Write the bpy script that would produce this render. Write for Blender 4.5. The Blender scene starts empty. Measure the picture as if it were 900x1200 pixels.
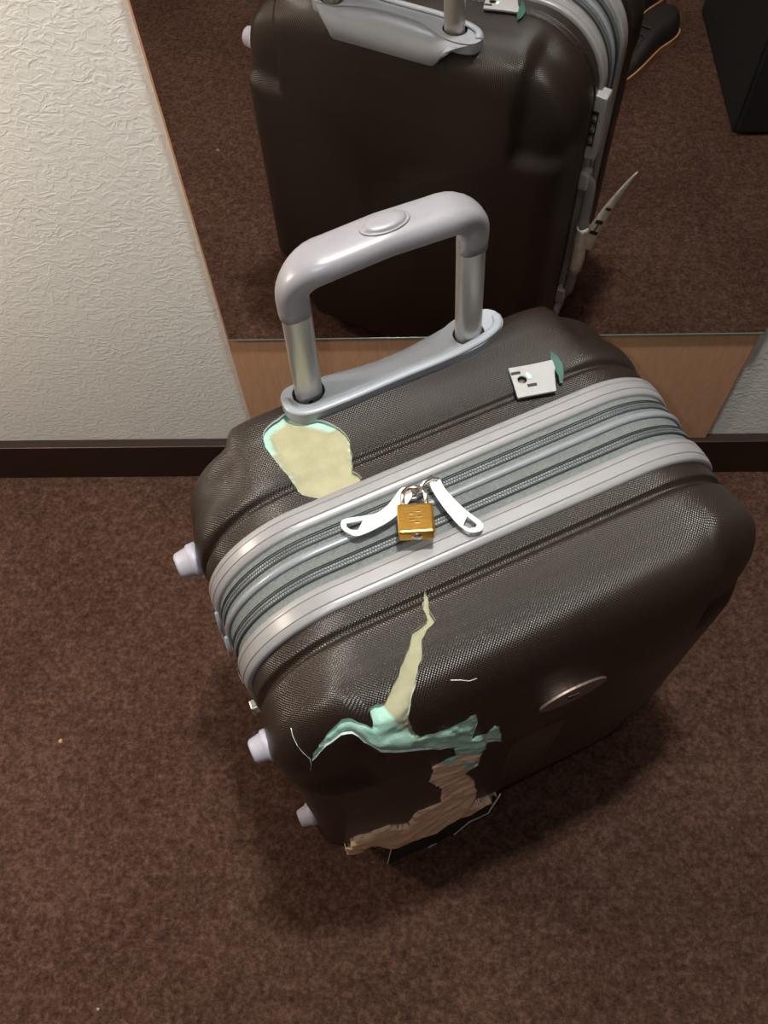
import bpy, bmesh, math, random
from mathutils import Vector, Matrix, noise
from mathutils.geometry import delaunay_2d_cdt
PI = math.pi
random.seed(4)
scene = bpy.context.scene
col = scene.collection

# ------------------------------------------------------------------ camera
cam_d = bpy.data.cameras.new('camera'); cam = bpy.data.objects.new('camera', cam_d); col.objects.link(cam)
F_PX, YAW, PITCH, ROLL = 1043.387, -0.06999, 0.48855, -0.06876
CAM = Vector((0, -0.75834, 1.26964))
F = Vector((math.sin(PITCH)*math.sin(YAW), math.sin(PITCH)*math.cos(YAW), -math.cos(PITCH)))
R0 = Vector((math.cos(YAW), -math.sin(YAW), 0)); U0 = R0.cross(F)
R = math.cos(ROLL)*R0 + math.sin(ROLL)*U0; U = -math.sin(ROLL)*R0 + math.cos(ROLL)*U0
m = Matrix((R, U, -F)).transposed().to_4x4(); m.translation = CAM
cam.matrix_world = m
cam_d.sensor_fit = 'VERTICAL'; cam_d.sensor_height = 36; cam_d.lens = F_PX/1200*36
cam_d.clip_start = 0.02; cam_d.clip_end = 50
scene.camera = cam

# ------------------------------------------------------------------ world, lights, exposure
w = bpy.data.worlds.new('world'); scene.world = w; w.use_nodes = True
w.node_tree.nodes['Background'].inputs[0].default_value = (1, .8, .65, 1)
w.node_tree.nodes['Background'].inputs[1].default_value = 0.02
scene.view_settings.view_transform = 'Standard'
scene.view_settings.look = 'None'
scene.view_settings.gamma = 1
scene.view_settings.use_curve_mapping = False
scene.view_settings.exposure = 0.0

def area(name, loc, size, power, color, target=None, shape='DISK'):
    l = bpy.data.lights.new(name, 'AREA'); l.shape = shape; l.size = size; l.energy = power; l.color = color
    o = bpy.data.objects.new(name, l); col.objects.link(o); o.location = loc
    if target is not None:
        o.rotation_euler = (Vector(target)-Vector(loc)).to_track_quat('-Z', 'Y').to_euler()
    return o
area('lamp_light', (0.10, -0.27, 2.29), 0.13, 51, (.97, .97, .91))
wl = bpy.data.lights.new('wall_lamp_light', 'POINT'); wl.energy = 23; wl.color = (1.0, .84, .68); wl.shadow_soft_size = .05
wo = bpy.data.objects.new('wall_lamp_light', wl); col.objects.link(wo); wo.location = (-.98, -.36, 1.05)
# the small lamp of the phone that takes the picture, just left of its lens
area('phone_lamp_light', tuple(CAM-.030*R+.012*U), 0.012, 1.5, (.88, .96, 1.0), tuple(CAM-.030*R+F))

# ------------------------------------------------------------------ materials
def mat(name, color, rough=.5, metal=0, spec=.5, coat=0):
    M = bpy.data.materials.new(name); M.use_nodes = True
    b = M.node_tree.nodes['Principled BSDF']
    b.inputs['Base Color'].default_value = (*color, 1); b.inputs['Roughness'].default_value = rough
    b.inputs['Metallic'].default_value = metal; b.inputs['Specular IOR Level'].default_value = spec
    b.inputs['Coat Weight'].default_value = coat
    return M
class NT:
    def __init__(s, M): s.t = M.node_tree; s.b = s.t.nodes['Principled BSDF']
    def n(s, k, **kw):
        x = s.t.nodes.new(k)
        for a, v in kw.items(): setattr(x, a, v)
        return x
    def l(s, a, b): s.t.links.new(a, b)
    def math(s, op, a, b=None, c=None):
        x = s.n('ShaderNodeMath', operation=op)
        for i, v in enumerate((a, b, c)):
            if v is None: continue
            if isinstance(v, (int, float)): x.inputs[i].default_value = v
            else: s.l(v, x.inputs[i])
        return x.outputs[0]
    def coord(s, which='Object'): return s.n('ShaderNodeTexCoord').outputs[which]
    def mapped(s, scale, which='Object', rot=(0, 0, 0)):
        mp = s.n('ShaderNodeMapping'); s.l(s.coord(which), mp.inputs[0])
        mp.inputs['Scale'].default_value = scale; mp.inputs['Rotation'].default_value = rot
        return mp.outputs[0]
    def noise(s, scale, detail=3, rough=.6, vec=None, dist=0):
        x = s.n('ShaderNodeTexNoise'); x.inputs['Scale'].default_value = scale
        x.inputs['Detail'].default_value = detail; x.inputs['Roughness'].default_value = rough
        x.inputs['Distortion'].default_value = dist
        s.l(vec if vec is not None else s.coord(), x.inputs['Vector']); return x.outputs['Fac']
    def ramp(s, fac, stops):
        x = s.n('ShaderNodeValToRGB'); s.l(fac, x.inputs[0]); e = x.color_ramp.elements
        while len(e) < len(stops): e.new(.5)
        for i, (p, c) in enumerate(stops):
            e[i].position = p; e[i].color = (*c, 1) if len(c) == 3 else c
        return x.outputs[0]
    def bump(s, h, strength, dist, normal=None):
        x = s.n('ShaderNodeBump'); x.inputs['Strength'].default_value = strength
        x.inputs['Distance'].default_value = dist; s.l(h, x.inputs['Height'])
        if normal is not None: s.l(normal, x.inputs['Normal'])
        return x.outputs[0]
    def norm(s, n): s.l(n, s.b.inputs['Normal'])
    def base(s, c): s.l(c, s.b.inputs['Base Color'])

def mottled(name, color, rough, metal=0, spec=.5, amp=.12, scale=60, bump=.0, coat=0):
    M = mat(name, color, rough, metal, spec, coat); t = NT(M)
    n = t.noise(scale, 4)
    lo = tuple(c*(1-amp) for c in color); hi = tuple(min(1, c*(1+amp)) for c in color)
    t.base(t.ramp(n, [(.3, lo), (.7, hi)]))
    if bump: t.norm(t.bump(t.noise(scale*6, 3), .4, bump))
    return M

# carpet
CARPET = mat('carpet', (.12, .07, .055), .95, spec=.1); t = NT(CARPET)
n1 = t.noise(150, 3, .8); n2 = t.noise(60, 3, .6); n3 = t.noise(5, 2, .5)
mix = t.math('ADD', t.math('MULTIPLY', n1, .55), t.math('ADD', t.math('MULTIPLY', n2, .3), t.math('MULTIPLY', n3, .15)))
t.base(t.ramp(mix, [(.38, (.036, .017, .012)), (.5, (.081, .041, .029)), (.63, (.152, .085, .063))]))
t.norm(t.bump(t.math('ADD', n1, t.noise(700, 2, .7)), .8, .004))
# wall with embossed plaster paper
WALL = mat('embossed_wall', (.70, .69, .66), .6, spec=.3); t = NT(WALL)
v = t.mapped((1, 1, 1.35))
a1 = t.noise(62, 3, .5, v, .7); a2 = t.noise(120, 2, .5, v, .8); a3 = t.noise(20, 2, .5, v, .5)
r1 = t.math('SUBTRACT', 1, t.math('MULTIPLY', t.math('ABSOLUTE', t.math('SUBTRACT', a1, .5)), 9))
r1 = t.math('MAXIMUM', r1, 0)
h = t.math('ADD', t.math('MULTIPLY', r1, t.math('ADD', a3, .1)), t.math('MULTIPLY', a2, .5))
t.norm(t.bump(h, .36, .0012))
t.base(t.ramp(t.noise(3, 3), [(.3, (.70, .705, .68)), (.7, (.73, .735, .71))]))
DIMWALL = mottled('fill_cutting_brown', (.20, .13, .09), .9)  # unseen walls coloured dark to cut the light they bounce back
CEIL = mottled('ceiling_paint', (.50, .47, .43), .9, bump=.001)
BASEB = mat('dark_stained_wood', (.045, .018, .012), .45); t = NT(BASEB)
nn = t.noise(30, 4, .6, t.mapped((.6, 12, 12)))
t.base(t.ramp(nn, [(.3, (.010, .004, .003)), (.7, (.026, .010, .006))])); t.norm(t.bump(nn, .2, .001))
PANEL = mat('tan_board', (.40, .20, .12), .5); t = NT(PANEL)
nn = t.noise(40, 5, .6, t.mapped((7, 7, .8)))
t.base(t.ramp(nn, [(.3, (.47, .26, .155)), (.7, (.56, .325, .20))])); t.norm(t.bump(nn, .1, .0005))
MIRROR = mat('mirror_silver', (.80, .78, .76), .0, 1.0)
GLASSEDGE = mat('mirror_edge', (.16, .20, .17), .15, 0.3)
# hard shell: dark pebbled plastic
def hexweave(t):
    uv = t.n('ShaderNodeUVMap'); sep = t.n('ShaderNodeSeparateXYZ'); t.l(uv.outputs[0], sep.inputs[0])
    k = 2*PI/.0027
    x = t.math('MULTIPLY', sep.outputs[0], k); y = t.math('MULTIPLY', sep.outputs[1], k)
    s = t.math('MULTIPLY', t.math('SINE', x), t.math('SINE', y))
    return t.math('ABSOLUTE', s) if False else s
def shell_mat(name, lo, hi, rough, wv=.42):
    M = mat(name, lo, rough, spec=.55); t = NT(M)
    n = t.noise(9, 4); t.base(t.ramp(n, [(.3, lo), (.7, hi)]))
    s = hexweave(t); sc = t.noise(300, 2)
    b = t.bump(s, wv, .0007); t.norm(b)
    rr = t.math('ADD', t.math('MULTIPLY', t.noise(14, 3), .14), rough-.07); t.l(rr, t.b.inputs['Roughness'])
    return M
SHELL = shell_mat('pebbled_dark_shell', (.0135, .0080, .0056), (.0200, .0120, .0084), .32)
FRACT = mottled('broken_plastic_edge', (.55, .60, .56), .5, scale=200)
RIM = mottled('silver_grey_plastic', (.235, .225, .23), .33, spec=.6, amp=.04, scale=30)
FABRIC = mat('grey_green_webbing', (.17, .185, .175), .8, spec=.2); t = NT(FABRIC)
uv = t.n('ShaderNodeUVMap').outputs[0]
br = t.n('ShaderNodeTexWave'); br.inputs['Scale'].default_value = 260; t.l(uv, br.inputs['Vector'])
t.base(t.ramp(t.noise(400, 2), [(.3, (.115, .128, .125)), (.7, (.155, .168, .163))])); t.norm(t.bump(br.outputs['Fac'], .4, .0004))
ZIPC = mottled('zip_coil_grey', (.10, .108, .112), .45, spec=.6)
ZIPD = mottled('zip_edge_dark', (.02, .022, .026), .8)
ZIPT = mottled('zip_tape', (.060, .065, .068), .8)
PIPE = mottled('satin_piping', (.20, .21, .23), .3, spec=.7, amp=.05)
HANDLE = mottled('handle_plastic', (.235, .22, .24), .32, spec=.55, amp=.03, bump=.00006, scale=200)
BRACK = mottled('bracket_plastic', (.27, .285, .32), .35, spec=.5, amp=.03)
ALU = mat('brushed_tube', (.52, .51, .49), .36, .75); t = NT(ALU)
t.norm(t.bump(t.noise(80, 3, .6, t.mapped((30, 30, 1))), .15, .0003))
DARKIN = mottled('dark_hollow', (.012, .011, .011), .8)
METAL = mottled('polished_zinc', (.78, .75, .73), .22, 1.0, amp=.05)
PULLM = mottled('white_metal_pull', (.85, .83, .80), .30, .35, amp=.03)
BRASS = mat('brass', (.80, .46, .10), .28, 1.0); t = NT(BRASS)
nn = t.noise(30, 3, .6, t.mapped((3, 60, 60))); t.base(t.ramp(nn, [(.3, (.62, .30, .05)), (.7, (.90, .52, .12))]))
t.norm(t.bump(nn, .25, .0003))
STEEL = mottled('steel_shackle', (.72, .66, .62), .15, 1.0)
WHITEP = mottled('pale_grey_plastic', (.33, .32, .32), .4, amp=.04)
TEAL = mottled('teal_glue', (.03, .09, .075), .4, amp=.3)
FOOT = mottled('lavender_foot_plastic', (.33, .32, .38), .4, amp=.04)
BADGE = mottled('dull_bronze_badge', (.22, .16, .13), .35, .6)
BLACKP = mottled('black_plastic', (.012, .012, .012), .4)
TAGM = mottled('tag_film', (.55, .52, .46), .35, amp=.2, scale=90, bump=.002)
TAGI = mottled('tag_ink', (.02, .02, .02), .6)
SHOEM = mottled('dark_brown_shoe_leather', (.014, .009, .008), .6, bump=.0005)
SOLE = mottled('tan_rubber_sole', (.42, .20, .10), .6, amp=.15)
LACE = mottled('dark_lace', (.02, .015, .013), .9)
SLIP = mottled('peach_stand_in_cloth', (.50, .30, .22), .85, amp=.08, bump=.001)
CABM = mottled('black_cabinet_finish', (.008, .008, .008), .6)
CRUMB = mottled('crumb', (.55, .32, .14), .8)
# inner lining: mint foam and cream foam, chosen by the vertex attribute that marks each torn layer
FOAM = mat('foam_lining', (.7, .68, .5), .9, spec=.15); t = NT(FOAM)
at = t.n('ShaderNodeAttribute', attribute_name='layer')
jit = t.noise(70, 3)
sepc = t.n('ShaderNodeSeparateColor'); t.l(at.outputs['Color'], sepc.inputs[0])
def mixc(fac, a, b):
    x = t.n('ShaderNodeMix', data_type='RGBA'); t.l(fac, x.inputs[0])
    for i, c in ((6, a), (7, b)):
        if isinstance(c, tuple): x.inputs[i].default_value = (*c, 1)
        else: t.l(c, x.inputs[i])
    return x.outputs[2]
cream = t.ramp(jit, [(.3, (.31, .29, .18)), (.7, (.36, .34, .225))])
mint = t.ramp(jit, [(.3, (.33, .58, .48)), (.7, (.46, .70, .59))])
peach = t.ramp(jit, [(.3, (.72, .50, .35)), (.7, (.82, .60, .44))])
t.base(mixc(sepc.outputs[1], mixc(sepc.outputs[0], cream, mint), peach))
t.norm(t.bump(t.noise(900, 3), .7, .0006))

# ------------------------------------------------------------------ mesh helpers
def link(name, me, material=None, parent=None, smooth=False, bevel=0, seg=2, sub=0):
    o = bpy.data.objects.new(name, me); col.objects.link(o)
    if material is not None:
        for mm in (material if isinstance(material, (list, tuple)) else [material]): me.materials.append(mm)
    if parent is not None: o.parent = parent
    if smooth:
        for p in me.polygons: p.use_smooth = True
    if bevel:
        b = o.modifiers.new('bevel', 'BEVEL'); b.width = bevel; b.segments = seg; b.limit_method = 'ANGLE'; b.angle_limit = .6
        b.harden_normals = False
    if sub:
        s = o.modifiers.new('sub', 'SUBSURF'); s.levels = sub; s.render_levels = sub
    return o
def from_bm(name, bm, *a, **k):
    bmesh.ops.recalc_face_normals(bm, faces=bm.faces)
    me = bpy.data.meshes.new(name); bm.to_mesh(me); bm.free(); return link(name, me, *a, **k)
def pydata(name, vs, fs, *a, **k):
    me = bpy.data.meshes.new(name); me.from_pydata([tuple(v) for v in vs], [], fs); me.update()
    return link(name, me, *a, **k)
def bm_box(bm, lo, hi, M=None):
    r = bmesh.ops.create_cube(bm, size=1)
    for v in r['verts']:
        v.co = Vector(((lo[i]+hi[i])/2 + v.co[i]*(hi[i]-lo[i]) for i in range(3)))
        if M is not None: v.co = M @ v.co
def box(name, lo, hi, material, parent=None, bevel=0, **k):
    bm = bmesh.new(); bm_box(bm, lo, hi); return from_bm(name, bm, material, parent, bevel=bevel, **k)
def bm_sweep(bm, path, prof, closed=False, caps=True):
    """path: list of (origin, x-axis, y-axis, scale x, scale y)"""
    rings = []
    for (o, ax, ay, sx, sy) in path:
        rings.append([bm.verts.new(o + ax*(p[0]*sx) + ay*(p[1]*sy)) for p in prof])
    n = len(prof); L = len(rings)
    for i in range(L if closed else L-1):
        a, b = rings[i], rings[(i+1) % L]
        for j in range(n): bm.faces.new((a[j], a[(j+1) % n], b[(j+1) % n], b[j]))
    if caps and not closed:
        bm.faces.new(rings[0]); bm.faces.new(rings[-1])
def circle(n, rx=1, ry=1, e=1.0):
    out = []
    for i in range(n):
        c, s = math.cos(2*PI*i/n), math.sin(2*PI*i/n)
        out.append((rx*math.copysign(abs(c)**e, c), ry*math.copysign(abs(s)**e, s)))
    return out
def tube(name, pts, r, material, parent=None, n=12, closed=False, prof=None, up=Vector((0, 0, 1))):
    pts = [Vector(p) for p in pts]; L = len(pts); path = []
    for i, p in enumerate(pts):
        a = pts[(i-1) % L] if (closed or i > 0) else p; b = pts[(i+1) % L] if (closed or i < L-1) else p
        d = (b-a).normalized(); x = d.cross(up)
        if x.length < 1e-3: x = d.cross(Vector((0, 1, 0)))
        x.normalize(); y = x.cross(d).normalized()
        path.append((p, x, y, r, r))
    bm = bmesh.new(); bm_sweep(bm, path, prof or circle(n), closed)
    return from_bm(name, bm, material, parent, smooth=True)
def lathe(name, prof, M, material, parent=None, n=28, smooth=True):
    """prof: list of (radius, z)"""
    bm = bmesh.new(); rings = []
    for r, z in prof:
        rings.append([bm.verts.new(M @ Vector((r*math.cos(2*PI*i/n), r*math.sin(2*PI*i/n), z))) for i in range(n)])
    for a, b in zip(rings, rings[1:]):
        for j in range(n): bm.faces.new((a[j], a[(j+1) % n], b[(j+1) % n], b[j]))
    bm.faces.new(rings[0]); bm.faces.new(rings[-1])
    o = from_bm(name, bm, material, parent, smooth=smooth)
    return o
def catmull(pts, k=6, closed=True):
    out = []; n = len(pts)
    for i in range(n if closed else n-1):
        p = [Vector(pts[(i+j-1) % n]) if closed else Vector(pts[min(max(i+j-1, 0), n-1)]) for j in range(4)]
        for s in range(k):
            u = s/k
            out.append(.5*((2*p[1]) + (-p[0]+p[2])*u + (2*p[0]-5*p[1]+4*p[2]-p[3])*u*u + (-p[0]+3*p[1]-3*p[2]+p[3])*u**3))
    if not closed: out.append(Vector(pts[-1]))
    return out
def plate(name, outline, z0, z1, material, parent=None, holes=(), bevel=.0006, M=None, zf=None):
    """flat piece from a 2D outline with holes, real thickness; zf(x,y) lifts it"""
    vs = [Vector(p[:2]) for p in outline]; es = [(i, (i+1) % len(vs)) for i in range(len(vs))]
    for hlist in holes:
        b0 = len(vs); vs += [Vector(p[:2]) for p in hlist]; es += [(b0+i, b0+(i+1) % len(hlist)) for i in range(len(hlist))]
    V, E, Fc, *_ = delaunay_2d_cdt(vs, es, [], 2 if holes else 1, 1e-7)
    # output 2 keeps everything inside constraints with odd winding
    def inside(p, poly):
        c = False; n = len(poly)
        for i in range(n):
            a, b = poly[i], poly[(i+1) % n]
            if (a[1] > p[1]) != (b[1] > p[1]) and p[0] < (b[0]-a[0])*(p[1]-a[1])/(b[1]-a[1])+a[0]: c = not c
        return c
    V, E, Fc, *_ = delaunay_2d_cdt(vs, es, [], 0, 1e-7)
    bm = bmesh.new(); f = zf or (lambda x, y: 0)
    bot = [bm.verts.new((v[0], v[1], z0+f(v[0], v[1]))) for v in V]; top = [bm.verts.new((v[0], v[1], z1+f(v[0], v[1]))) for v in V]
    cnt = {}
    for fc in Fc:
        c = sum((Vector(V[i]) for i in fc), Vector((0, 0)))/len(fc)
        if not inside(c, outline) or any(inside(c, hh) for hh in holes): continue
        bm.faces.new([top[i] for i in fc]); bm.faces.new([bot[i] for i in reversed(fc)])
        for i in range(len(fc)):
            e = (fc[i], fc[(i+1) % len(fc)]); cnt[frozenset(e)] = cnt.get(frozenset(e), []) + [e]
    for k, l in cnt.items():
        if len(l) == 1:
            a, b = l[0]; bm.faces.new((top[b], top[a], bot[a], bot[b]))
    for v in [v for v in bm.verts if not v.link_faces]: bm.verts.remove(v)
    if M is not None: bmesh.ops.transform(bm, matrix=M, verts=bm.verts)
    return from_bm(name, bm, material, parent, bevel=bevel)
def thing(name, label, cat, loc=(0, 0, 0), rz=0, group=None):
    o = bpy.data.objects.new(name, None); col.objects.link(o); o.empty_display_size = .05
    o.location = loc; o.rotation_euler = (0, 0, rz); tag(o, label, cat, group); return o
def tag(o, label, cat, group=None):
    o['label'] = label; o['category'] = cat
    if group: o['group'] = group
    return o
def struct(o): o['kind'] = 'structure'; return o

# ------------------------------------------------------------------ setting
X0, X1, Y0, ZC = -2.0, 1.7, -3.0, 2.4
struct(box('floor', (X0, Y0, -.05), (X1, .0, 0), CARPET))
struct(box('wall_back', (X0, 0, -.05), (X1, .08, ZC), WALL))
struct(box('wall_left', (X0-.08, Y0, -.05), (X0, .08, ZC), WALL))
struct(box('wall_right', (X1, Y0, -.05), (X1+.08, .08, ZC), DIMWALL))
struct(box('wall_front', (X0-.08, Y0-.08, -.05), (X1+.08, Y0, ZC), DIMWALL))
struct(box('ceiling', (X0-.08, Y0-.08, ZC), (X1+.08, .08, ZC+.08), CEIL))
BB = .0920
struct(box('baseboard_back', (X0, -.016, 0), (X1, 0, BB), BASEB, bevel=.0015))
struct(box('baseboard_left', (X0, Y0, 0), (X0+.013, -.013, BB), BASEB, bevel=.0015))
struct(box('baseboard_right', (X1-.013, Y0, 0), (X1, -.013, BB), BASEB, bevel=.0015))
# ceiling / wall lamps that give the light (outside the frame)
def lamp(name, label, loc, r):
    L = thing(name, label, 'lamp', loc)
    lathe('lamp_housing', [(r*1.25, 0), (r*1.25, -.02), (r*1.1, -.035), (r*1.02, -.035), (r*1.02, -.01), (.005, -.01)], Matrix(), WHITEP, L)
    return L
lamp('ceiling_lamp', 'round pale ceiling lamp above the mirror', (0.11, -0.17, 2.30), .07)
bpy.data.objects['ceiling_lamp'].location.z = 2.30
struct(box('trim_lamp_bracket', (.07, -.21, 2.30), (.15, 0, 2.32), WHITEP))
WLP = lamp('wall_lamp', 'pale wall lamp on a short bracket left of the mirror', (-.98, -.36, 1.17), .06)
box('wall_bracket', (-.012, -.01, -.002), (.012, .36, .012), WHITEP, WLP)

# mirror on its tan board
XL, XR, ZM = -.2448, .4527, .3478
MR = thing('wall_mirror', 'tall frameless mirror on a tan wooden board fixed to the white wall', 'mirror', (.116, 0, BB))
def mloc(p): return (p[0]-.116, p[1], p[2]-BB)
box('backing_board', mloc((XL, -.008, BB)), mloc((XR, 0, 2.05)), PANEL, MR, bevel=.001)
gl = box('mirror_glass', mloc((XL+.0035, -.0115, ZM)), mloc((XR+.002, -.0081, 2.03)), MIRROR, MR)
box('glass_edge', mloc((XL+.0035, -.0122, ZM-.0022)), mloc((XR+.002, -.0081, ZM-.0002)), GLASSEDGE, MR)

# ------------------------------------------------------------------ the suitcase
TH = 0.44342
CASE_M = Matrix.Translation((0.03938, -0.38476, 0)) @ Matrix.Rotation(TH, 4, 'Z')
HW, ZB, ZT, RC, RB, UC = .234, .030, .62, .095, .062, .004
ZMID, HH = (ZB+ZT)/2, (ZT-ZB)/2
def P(u, v, w): return Vector((u, -v, w))          # u right, v towards the viewer, w up
SEG = []
_l = [HW-RB, RB*PI/2, 2*HH-RC-RB, RC*PI/2, 2*(HW-RC), RC*PI/2, 2*HH-RC-RB, RB*PI/2, HW-RB]
ALEN = sum(_l)
def loop(a, inset):
    """point (u, w) on the rounded rectangle, a in [0, ALEN] from bottom middle to the right and round; and outward normal"""
    k = 0; a = min(max(a, 0), ALEN-1e-9)
    while a > _l[k]: a -= _l[k]; k += 1
    t = a/_l[k]
    hw, hh = HW-inset, HH-inset; r = max(RC-inset*.45, .012); q = max(RB-inset*.28, .010)
    if k == 0: p, n = ((hw-q)*t, -hh), (0, -1)
    elif k == 8: p, n = (-(hw-q)*(1-t), -hh), (0, -1)
    elif k == 2: p, n = (hw, -hh+q+(2*hh-q-r)*t), (1, 0)
    elif k == 4: p, n = ((hw-r)*(1-2*t), hh), (0, 1)
    elif k == 6: p, n = (-hw, hh-r-(2*hh-q-r)*t), (-1, 0)
    else:
        x, z, a0, rr = {1: (hw-q, -hh+q, -PI/2, q), 3: (hw-r, hh-r, 0, r), 5: (-hw+r, hh-r, PI/2, r), 7: (-hw+q, -hh+q, PI, q)}[k]
        an = a0+t*PI/2; n = (math.cos(an), math.sin(an)); p = (x+rr*n[0], z+rr*n[1])
    return (p[0]+UC, p[1]), n
def sstep(x, a, b):
    t = min(max((x-a)/(b-a), 0), 1); return t*t*(3-2*t)
# profile of a shell half: (depth from its rim, inset)
FRONT = [(0, .004), (.014, .003), (.0165, .0035), (.0195, .0070), (.0225, .0070), (.0255, .0030), (.030, .0015), (.045, .0010), (.062, .0020),
         (.074, .0045), (.084, .0095), (.092, .0170), (.098, .0260), (.102, .036), (.106, .055), (.109, .085), (.111, .120), (.112, .160), (.1125, .205)]
BACK = [(0, .004), (.014, .003), (.0165, .0035), (.0195, .0070), (.0225, .0070), (.0255, .0030), (.032, .0015), (.055, .0015), (.080, .0030),
        (.096, .0055), (.106, .0100), (.113, .0180), (.117, .0270), (.119, .038), (.120, .060), (.121, .100), (.121, .150), (.121, .205)]
def blens(prof):
    out = [0]
    for p, q in zip(prof, prof[1:]): out.append(out[-1]+math.hypot(q[0]-p[0], q[1]-p[1]))
    return out
def cr(prof, bl, b):
    b = min(max(b, 0), bl[-1]-1e-9); k = 0
    while bl[k+1] < b: k += 1
    t = (b-bl[k])/(bl[k+1]-bl[k])
    p = [prof[max(k-1, 0)], prof[k], prof[k+1], prof[min(k+2, len(prof)-1)]]
    # monotone cubic-ish (Catmull with halved tangents keeps the groove crisp)
    def h(i):
        m0 = (p[2][i]-p[0][i])*.35; m1 = (p[3][i]-p[1][i])*.35
        return (2*t**3-3*t*t+1)*p[1][i]+(t**3-2*t*t+t)*m0+(-2*t**3+3*t*t)*p[2][i]+(t**3-t*t)*m1
    return h(0), h(1)
SH = {'front': dict(prof=FRONT, v0=.059, s=1), 'back': dict(prof=BACK, v0=-.037, s=-1)}
for d in SH.values(): d['bl'] = blens(d['prof']); d['B'] = d['bl'][-1]
SH['back_lining'] = dict(SH['back'], prof=[(p[0], min(p[1], .0035)) if p[0] < .03 else p for p in BACK])
SH['front_lining'] = dict(SH['front'], prof=[(p[0], min(p[1], .0035)) if p[0] < .028 else p for p in FRONT])
def surf(which, a, b, off=0):
    d = SH[which]; dep, ins = cr(d['prof'], d['bl'], b)
    (u, w), n = loop(a, ins)
    # corners step back behind the raised middle panel
    cu = sstep(abs(u-UC), .158, .176)*sstep(abs(w), HH-.14, HH-.115) if which[:4] == 'back' else sstep(abs(u-UC), .154, .170)*sstep(abs(w), HH-.15, HH-.12)
    k = sstep(dep, .035, .075)
    dep2 = dep*(1-(.085 if which[:4] == 'back' else .095)*cu*k); ins2 = (.0075 if which[:4] == 'back' else -.005)*cu*k*(1-sstep(ins, .04, .1))
    # slight doming of the big face
    dep2 += .006*sstep(ins, .03, .16)
    u -= n[0]*ins2; w -= n[1]*ins2
    # dents: soft irregularities of the battered plastic
    q = noise.noise(Vector((u*7, w*7, 3.1 if which == 'front' else 8.2)))*.0022*k
    u += n[0]*q; w += n[1]*q
    p = P(u, d['v0']+d['s']*dep2, ZMID+w)
    if off:
        e = 1e-3
        pa = surf(which, a+e if a+e < ALEN else a-e, b); pb = surf(which, a, b+e if b+e < d['B'] else b-e)
        nn = (pa-p).cross(pb-p)
        if nn.length > 1e-12:
            nn.normalize(); ctr = P(0, d['v0'], ZMID)
            if nn.dot(p-ctr) < 0: nn = -nn
            p = p + nn*off
    return p
def in_poly(p, poly):
    c = False; n = len(poly)
    for i in range(n):
        a, b = poly[i], poly[(i+1) % n]
        if (a[1] > p[1]) != (b[1] > p[1]) and p[0] < (b[0]-a[0])*(p[1]-a[1])/(b[1]-a[1])+a[0]: c = not c
    return c
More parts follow.
